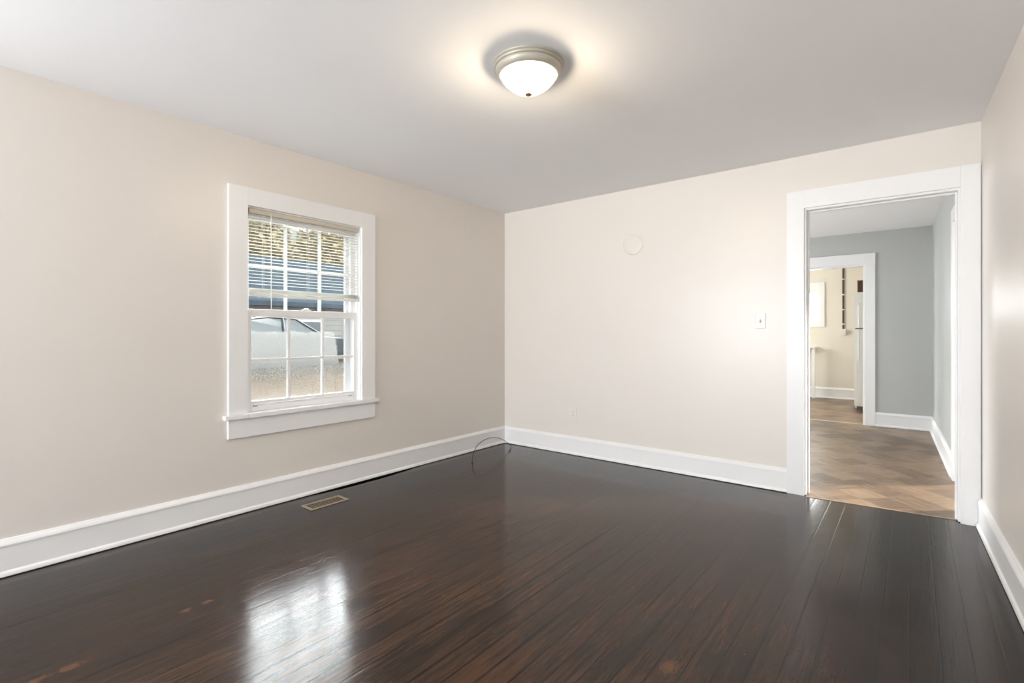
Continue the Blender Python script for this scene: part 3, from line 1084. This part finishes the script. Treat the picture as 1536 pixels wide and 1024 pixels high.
# ------------------------------------------------------------------ floor register
def register():
    root = thing('floor_register', (.263, -2.295, 0), 'tan metal floor vent set in the dark boards under the window', 'floor vent')
    x0, x1, y0, y1 = .192, .333, -2.442, -2.150
    fx, fy = .020, .024

    def frame(bm):
        z = .005
        for a, b, c, d in ((x0, x1, y0, y0 + fy), (x0, x1, y1 - fy, y1), (x0, x0 + fx, y0 + fy, y1 - fy), (x1 - fx, x1, y0 + fy, y1 - fy)):
            box(bm, a, b, c, d, 0.0002, z, bev=.0018)
    obj('frame', frame, M_BRONZE, root)

    def lou(bm):
        n = 6
        w = (x1 - x0 - 2 * fx) / n
        for k in range(n):
            xc = x0 + fx + (k + .5) * w
            prism(bm, [(-.0055, .0012), (-.0045, .0008), (.0035, .0040), (.0025, .0044)], y0 + fy, y1 - fy, lambda u, v, t: Vector((xc + u, t, v)))
        for k in range(1, 14):
            yc = y0 + fy + k * (y1 - y0 - 2 * fy) / 14
            box(bm, x0 + fx, x1 - fx, yc - .0012, yc + .0012, .0008, .0042)
    obj('louvers', lou, M_BRONZE, root)
    obj('duct_shade', lambda bm: box(bm, x0 + fx, x1 - fx, y0 + fy, y1 - fy, .0002, .0006), M_GAPSHADE, root, label='black sheet standing in for the shade in the duct')  # flat black sheet painted as the dark below the louvers


register()

# ------------------------------------------------------------------ loose cable by the corner
def cable(bm):
    ctrl = [(.321, -.859, .000), (.320, -.851, .059), (.315, -.823, .103), (.305, -.772, .142), (.293, -.703, .163), (.276, -.608, .173), (.254, -.483, .163), (.230, -.353, .129), (.208, -.231, .075), (.194, -.150, .030), (.205, -.145, .010), (.245, -.20, .004), (.285, -.26, .0036)]
    pts = []
    P = [Vector(c) for c in ctrl]
    P = [P[0]] + P + [P[-1]]
    for i in range(1, len(P) - 2):
        for k in range(8):
            t = k / 8
            a, b, c, d = P[i - 1], P[i], P[i + 1], P[i + 2]
            pts.append(.5 * ((2 * b) + (-a + c) * t + (2 * a - 5 * b + 4 * c - d) * t * t + (-a + 3 * b - 3 * c + d) * t ** 3))
    pts.append(P[-1])
    tube(bm, pts, .0032, 8)
    tube(bm, [(.321, -.859, 0), (.321, -.859, .012)], .0065, 10)
    tube(bm, [pts[-1], pts[-1] + Vector((.022, -.03, .0035))], .0055, 8)


root = thing('cable', (.321, -.859, 0), 'thin black cable arching up out of the floor in the far corner', 'cable')
obj('cord', cable, M_BLACKCABLE, root, True)


# ------------------------------------------------------------------ kitchen things
def fridge():
    X0, X1, Y0, Y1 = 2.795, 3.50, 4.985, 5.66
    root = thing('refrigerator', (X0, Y0, 0.003), 'white top freezer refrigerator behind the kitchen doorway casing', 'refrigerator')
    obj('body', lambda bm: box(bm, X0 + .004, X1 - .004, Y0 + .075, Y1, .05, 1.80, bev=.008), M_FRIDGE, root)

    def door(bm, z0, z1):
        n = 12
        prof = []
        for i in range(n + 1):
            t = -1 + 2 * i / n
            prof.append(((X0 + X1) / 2 + t * (X1 - X0) / 2, Y0 + .014 * abs(t) ** 4))
        prof += [(X1, Y0 + .064), (X0, Y0 + .064)]
        prism(bm, prof, z0, z1, lambda u, v, t: Vector((u, v, t)))
        bmesh.ops.bevel(bm, geom=bm.edges[:], offset=.006, segments=2, affect='EDGES')
    d1 = obj('freezer_door', lambda bm: door(bm, 1.272, 1.815), M_FRIDGE, root, True)
    d2 = obj('fresh_food_door', lambda bm: door(bm, .085, 1.258), M_FRIDGE, root, True)
    obj('gasket', lambda bm: box(bm, X0 + .012, X1 - .012, Y0 + .0645, Y0 + .0745, .09, 1.80), M_GASKET, root)
    obj('handle', lambda bm: tube(bm, [(X0 + .060, Y0 + .004, 1.29), (X0 + .060, Y0 - .030, 1.32), (X0 + .060, Y0 - .032, 1.60), (X0 + .060, Y0 + .004, 1.64)], .010, 8), M_FRIDGE, d1, True)
    obj('handle', lambda bm: tube(bm, [(X0 + .060, Y0 + .004, 1.24), (X0 + .060, Y0 - .030, 1.21), (X0 + .060, Y0 - .032, .82), (X0 + .060, Y0 + .004, .78)], .010, 8), M_FRIDGE, d2, True)
    obj('kick_grille', lambda bm: box(bm, X0 + .03, X1 - .03, Y0 + .03, Y0 + .0745, .022, .078), M_GASKET, root)
    for x in (X0 + .10, X1 - .10):
        for y in (Y0 + .06, Y1 - .06):
            obj('foot', lambda bm: lathe(bm, [(.018, .0), (.020, .006), (.012, .012), (.012, .055)], (x, y, .003), 14), M_GASKET, root)


fridge()
root = thing('wooden_box', (3.05, 5.33, 1.802), 'dark brown wooden box on top of the white refrigerator', 'box')
obj('box_body', lambda bm: box(bm, 2.83, 3.30, 5.07, 5.55, 1.8015, 1.985, bev=.004), M_BOXWOOD, root)
obj('box_lid', lambda bm: box(bm, 2.826, 3.304, 5.066, 5.554, 1.9855, 2.003, bev=.004), M_BOXWOOD, root)


def wiring():
    x, y = 2.516, 6.57
    root = thing('wiring_channel', (x, y, 1.27), 'dark brown surface wiring channel running down the kitchen wall to a box', 'wiring channel')
    obj('channel', lambda bm: box(bm, x - .015, x + .015, y - .018, y, 1.27, H - .001, bev=.003), M_CHANNEL, root)
    for z in (1.36, 1.62, 1.89, 2.17, 2.42):
        obj('clip', lambda bm: box(bm, x - .021, x + .021, y - .0215, y, z - .010, z + .010, bev=.002), M_PLATE, root)
    outlet('surface_outlet_box', x + .006, 1.215, 6.57 - .035, 'beige surface outlet box below the brown wiring channel in the kitchen', 'outlet box', .076, .118)


wiring()
ob = [o for o in bpy.data.objects if o.name == 'surface_outlet_box'][0]
obj('back_box', lambda bm: box(bm, 2.484, 2.560, 6.5352, 6.57, 1.158, 1.272, bev=.003), M_PLATE, ob)


def counter():
    root = thing('kitchen_counter', (1.6, 6.4, 0.003), 'narrow white counter with an open end leg against the kitchen wall', 'counter')
    obj('counter_top', lambda bm: box(bm, .9, 2.10, 6.36, 6.545, .918, .946, bev=.004), M_TRIM, root)
    obj('end_leg', lambda bm: box(bm, 2.048, 2.094, 6.385, 6.425, .003, .918, bev=.002), M_TRIM, root)
    obj('end_leg', lambda bm: box(bm, .906, .952, 6.385, 6.425, .003, .918, bev=.002), M_TRIM, root)


counter()


# ------------------------------------------------------------------ outside the left window
M_GRASS = principled('dry_tan_grass', (.085, .056, .030), .9, .1, var=.35, vscale=2.5, bump=.6, bscale=12)
M_SIDING = principled('pale_siding', (.22, .22, .21), .7, .2, var=.06)
M_ROOF = principled('blue_grey_shingles', (.045, .062, .082), 1.0, 0.0, var=.35, vscale=7)
M_CARPAINT = principled('dark_blue_grey_car_paint', (.035, .045, .055), .25, .5, var=.05, coat=.6)
M_CARGLASS = principled('car_window_glass', (.10, .12, .13), .12, .5)
M_TYRE = principled('tyre_rubber', (.02, .02, .02), .8, .2, var=.1)
M_HUB = principled('wheel_alloy', (.4, .4, .4), .35, .5, .8)
M_BARK = principled('grey_bark', (.11, .085, .065), .9, .1, var=.3, vscale=5)
M_LEAF = principled('golden_leaf', (.34, .28, .15), .7, .2, var=.35, vscale=1.5)
M_HILL = principled('wooded_hillside', (.115, .12, .10), .9, .1, var=.45, vscale=.35)


def gh(x, y):
    return -.55 + .068 * max(0.0, -x - 3.0) + .05 * math.sin(x * .4 + y * .3) - .03 * math.sin(y * 1.1)


def ground(bm):
    nx, ny = 40, 40
    g = [[bm.verts.new((-.17 - i * .75, -8 + j * .75, gh(-.17 - i * .75, -8 + j * .75) if i else -.6)) for j in range(ny + 1)] for i in range(nx + 1)]
    for i in range(nx):
        for j in range(ny):
            bm.faces.new((g[i][j], g[i][j + 1], g[i + 1][j + 1], g[i + 1][j]))


struct('ground_yard', lambda bm: box(bm, 3.0, 40, -30, 40, -.72, -.62), M_GRASS, 'dry grass outside the side doorway of the dining room', 'ground')
struct('ground_outside', ground, M_GRASS, 'tan dry grass outside the left window', 'ground', smooth=True)


def hill(bm):
    nx, ny = 10, 44
    rnd = random.Random(5)
    g = []
    for i in range(nx + 1):
        row = []
        for j in range(ny + 1):
            x = -28 - i * 2.2
            y = -30 + j * 1.8
            z = -.7 + 13.5 * (math.sin(i / nx * math.pi / 2)) + 0.9 * math.sin(y * .12 + 1) * i / nx + rnd.uniform(-.35, .35) * (i > 0)
            row.append(bm.verts.new((x, y, z)))
        g.append(row)
    for i in range(nx):
        for j in range(ny):
            bm.faces.new((g[i][j], g[i][j + 1], g[i + 1][j + 1], g[i + 1][j]))


struct('hillside', hill, M_HILL, 'low wooded hillside beyond the neighbouring house', 'hill', smooth=True)


def neighbour_house():
    root = thing('neighbour_house', (-16.5, 4.2, -.6), 'pale neighbouring house with a blue grey roof seen through the left window', 'house')
    X0, X1, Y0, Y1 = -20.0, -14.0, .2, 10.5
    obj('wall', lambda bm: (box(bm, X0, X1, Y0, Y1, -.65, 2.25),
                            [box(bm, X1, X1 + .012, Y0, Y1, -.3 + k * .2, -.3 + k * .2 + .17) for k in range(12)]), M_SIDING, root)

    def roof(bm):
        e = .35
        prism(bm, [(X0 - e, 2.15), (X1 + e, 2.15), (X1 + e, 2.30), ((X0 + X1) / 2, 4.3), (X0 - e, 2.30)], Y0 - e, Y1 + e, lambda u, v, t: Vector((u, t, v)))
    obj('roof', roof, M_ROOF, root)
    for y in (2.7, 5.6):
        w = obj('window', lambda bm: box(bm, X1 + .012, X1 + .05, y - .5, y + .5, .6, 1.7), M_VINYLWHITE, root)
        obj('pane', lambda bm: box(bm, X1 + .05, X1 + .055, y - .42, y + .42, .68, 1.62), M_CARGLASS, w)
    obj('garage_door', lambda bm: box(bm, X1 + .012, X1 + .04, 7.0, 9.6, -.6, 2.0), M_SIDING, root)


neighbour_house()


def car(cx, cy, rz, label):
    """sedan lofted from a side profile, nose toward +y before turning"""
    root = thing('car', (cx, cy, gh(cx, cy) + .02), label, 'car', 'cars parked outside')
    M = Matrix.Translation((cx, cy, gh(cx, cy) + .02)) @ Matrix.Rotation(rz, 4, 'Z')
    low = [(-2.25, .45), (-2.3, .75), (-2.15, .98), (-1.5, 1.02), (1.0, .98), (1.9, .88), (2.25, .68), (2.25, .4)]
    top = [(-2.05, .97), (-1.35, 1.46), (-.7, 1.54), (.25, 1.50), (1.15, .97)]

    def body(bm):
        ys = [(-.88, .96), (-.84, 1.0), (0, 1.03), (.84, 1.0), (.88, .96)]
        rings = []
        prof = [(-2.25, .28)] + low + [(2.2, .28)]
        for sx, k in ys:
            rings.append([bm.verts.new(M @ Vector((sx, u * (.985 if abs(sx) > .86 else 1), v * (k if v > .9 else 1)))) for u, v in prof])
        n = len(prof)
        for A, B in zip(rings, rings[1:]):
            for i in range(n):
                j = (i + 1) % n
                bm.faces.new((A[i], A[j], B[j], B[i]))
        bm.faces.new(rings[0])
        bm.faces.new(rings[-1][::-1])
        # cabin posts and roof
        for s in (-1, 1):
            for (a, b) in zip(top, top[1:]):
                pa, pb = Vector((s * (.86 if a[1] < 1.1 else .66), *a)), Vector((s * (.86 if b[1] < 1.1 else .66), *b))
                tube(bm, [M @ pa, M @ pb], .035, 6)
            tube(bm, [M @ Vector((s * .84, -.25, 1.0)), M @ Vector((s * .67, -.2, 1.5))], .035, 6)
        rv = [bm.verts.new(M @ Vector((s * .68, u, v + dz))) for u, v, dz in ((-1.35, 1.46, .03), (-.7, 1.54, .03), (.25, 1.50, .03)) for s in (-1, 1)]
        for a, b, c, d in ((0, 1, 3, 2), (2, 3, 5, 4)):
            bm.faces.new((rv[a], rv[b], rv[c], rv[d]))
    obj('body', body, M_CARPAINT, root, True)

    def glass(bm):
        for s in (-1, 1):
            P = [(s * .83, -1.9, .99), (s * .65, -1.33, 1.44), (s * .65, -.7, 1.52), (s * .65, .25, 1.48), (s * .83, 1.1, .97)]
            bm.faces.new([bm.verts.new(M @ Vector(p)) for p in P])
        for P in ([(-.83, -1.95, .99), (.83, -1.95, .99), (.65, -1.36, 1.45), (-.65, -1.36, 1.45)], [(-.83, 1.13, .97), (.83, 1.13, .97), (.65, .27, 1.49), (-.65, .27, 1.49)]):
            bm.faces.new([bm.verts.new(M @ Vector(p)) for p in P])
    obj('windows', glass, M_CARGLASS, root)
    for sx in (-.80, .80):
        for sy in (-1.35, 1.4):
            def wheel(bm, sx=sx, sy=sy):
                lathe(bm, [(.20, -.09), (.30, -.10), (.32, -.06), (.32, .06), (.30, .10), (.20, .09)], (0, 0, 0), 24, 'x')
                for v in bm.verts:
                    v.co = M @ (v.co + Vector((sx, sy, .31)))
            w = obj('wheel', wheel, M_TYRE, root, True)

            def hub(bm, sx=sx, sy=sy):
                lathe(bm, [(0, -.095), (.19, -.085), (.19, .085), (0, .095)], (0, 0, 0), 16, 'x')
                for v in bm.verts:
                    v.co = M @ (v.co + Vector((sx, sy, .31)))
            obj('hub', hub, M_HUB, w, True)


car(-12.2, 3.4, math.radians(8), 'dark grey car parked outside the left window, nearer the left panes')
car(-11.4, 8.3, math.radians(-6), 'dark grey car parked outside the left window, nearer the right panes')


def tree(x, y, z, h, r, label, seed, leaf):
    rnd = random.Random(seed)
    root = thing('tree', (x, y, z), label, 'tree', 'trees behind the neighbouring house')

    def trunk(bm):
        tube(bm, [(x, y, z - .3), (x + .1, y, z + h * .3), (x - .05, y + .1, z + h * .6), (x, y, z + h * .95)], [.22, .17, .11, .03], 8)
        for k in range(14):
            a = rnd.uniform(0, 6.28)
            zb = z + h * rnd.uniform(.35, .8)
            l = r * rnd.uniform(.5, 1)
            p0 = Vector((x, y, zb))
            p1 = p0 + Vector((math.cos(a) * l * .6, math.sin(a) * l * .6, l * .35))
            p2 = p0 + Vector((math.cos(a + .2) * l, math.sin(a + .2) * l, l * .8))
            tube(bm, [p0, p1, p2], [.06, .04, .012], 5)
    obj('trunk', trunk, M_BARK, root, True)

    def crown(bm):
        for k in range(3000):
            v = Vector((rnd.gauss(0, 1), rnd.gauss(0, 1), rnd.gauss(0, 1))).normalized() * (rnd.random() ** .4)
            c = Vector((x, y, z + h * .66)) + Vector((v.x * r, v.y * r, v.z * h * .36))
            s = rnd.uniform(.07, .15)
            a = Vector((rnd.uniform(-1, 1), rnd.uniform(-1, 1), rnd.uniform(-1, 1))).normalized()
            b = a.cross(Vector((rnd.uniform(-1, 1), rnd.uniform(-1, 1), .3))).normalized()
            bm.faces.new([bm.verts.new(c + s * p) for p in (a, b, -a, -b)])
    obj('foliage', crown, leaf, root)


M_LEAF2 = principled('olive_leaf', (.10, .105, .065), .7, .2, var=.35, vscale=1.5)
spots = ((-22.5, 7.6, 'golden leaved tree nearest the left edge of the window, behind the blue grey roof', 0), (-22.8, 11.4, 'golden leaved tree in the middle of the window view, behind the blue grey roof', 0),
         (-22.4, 15.2, 'golden leaved tree at the right edge of the window view, behind the blue grey roof', 0), (-26.8, 9.2, 'olive tree further back between the left and middle golden trees', 1),
         (-26.9, 13.4, 'olive tree further back between the middle and right golden trees', 1))
for k, (tx, ty, lab, kind) in enumerate(spots):
    tree(tx, ty, -.6, 8.4, 1.75, lab, 11 + k, (M_LEAF, M_LEAF2)[kind])
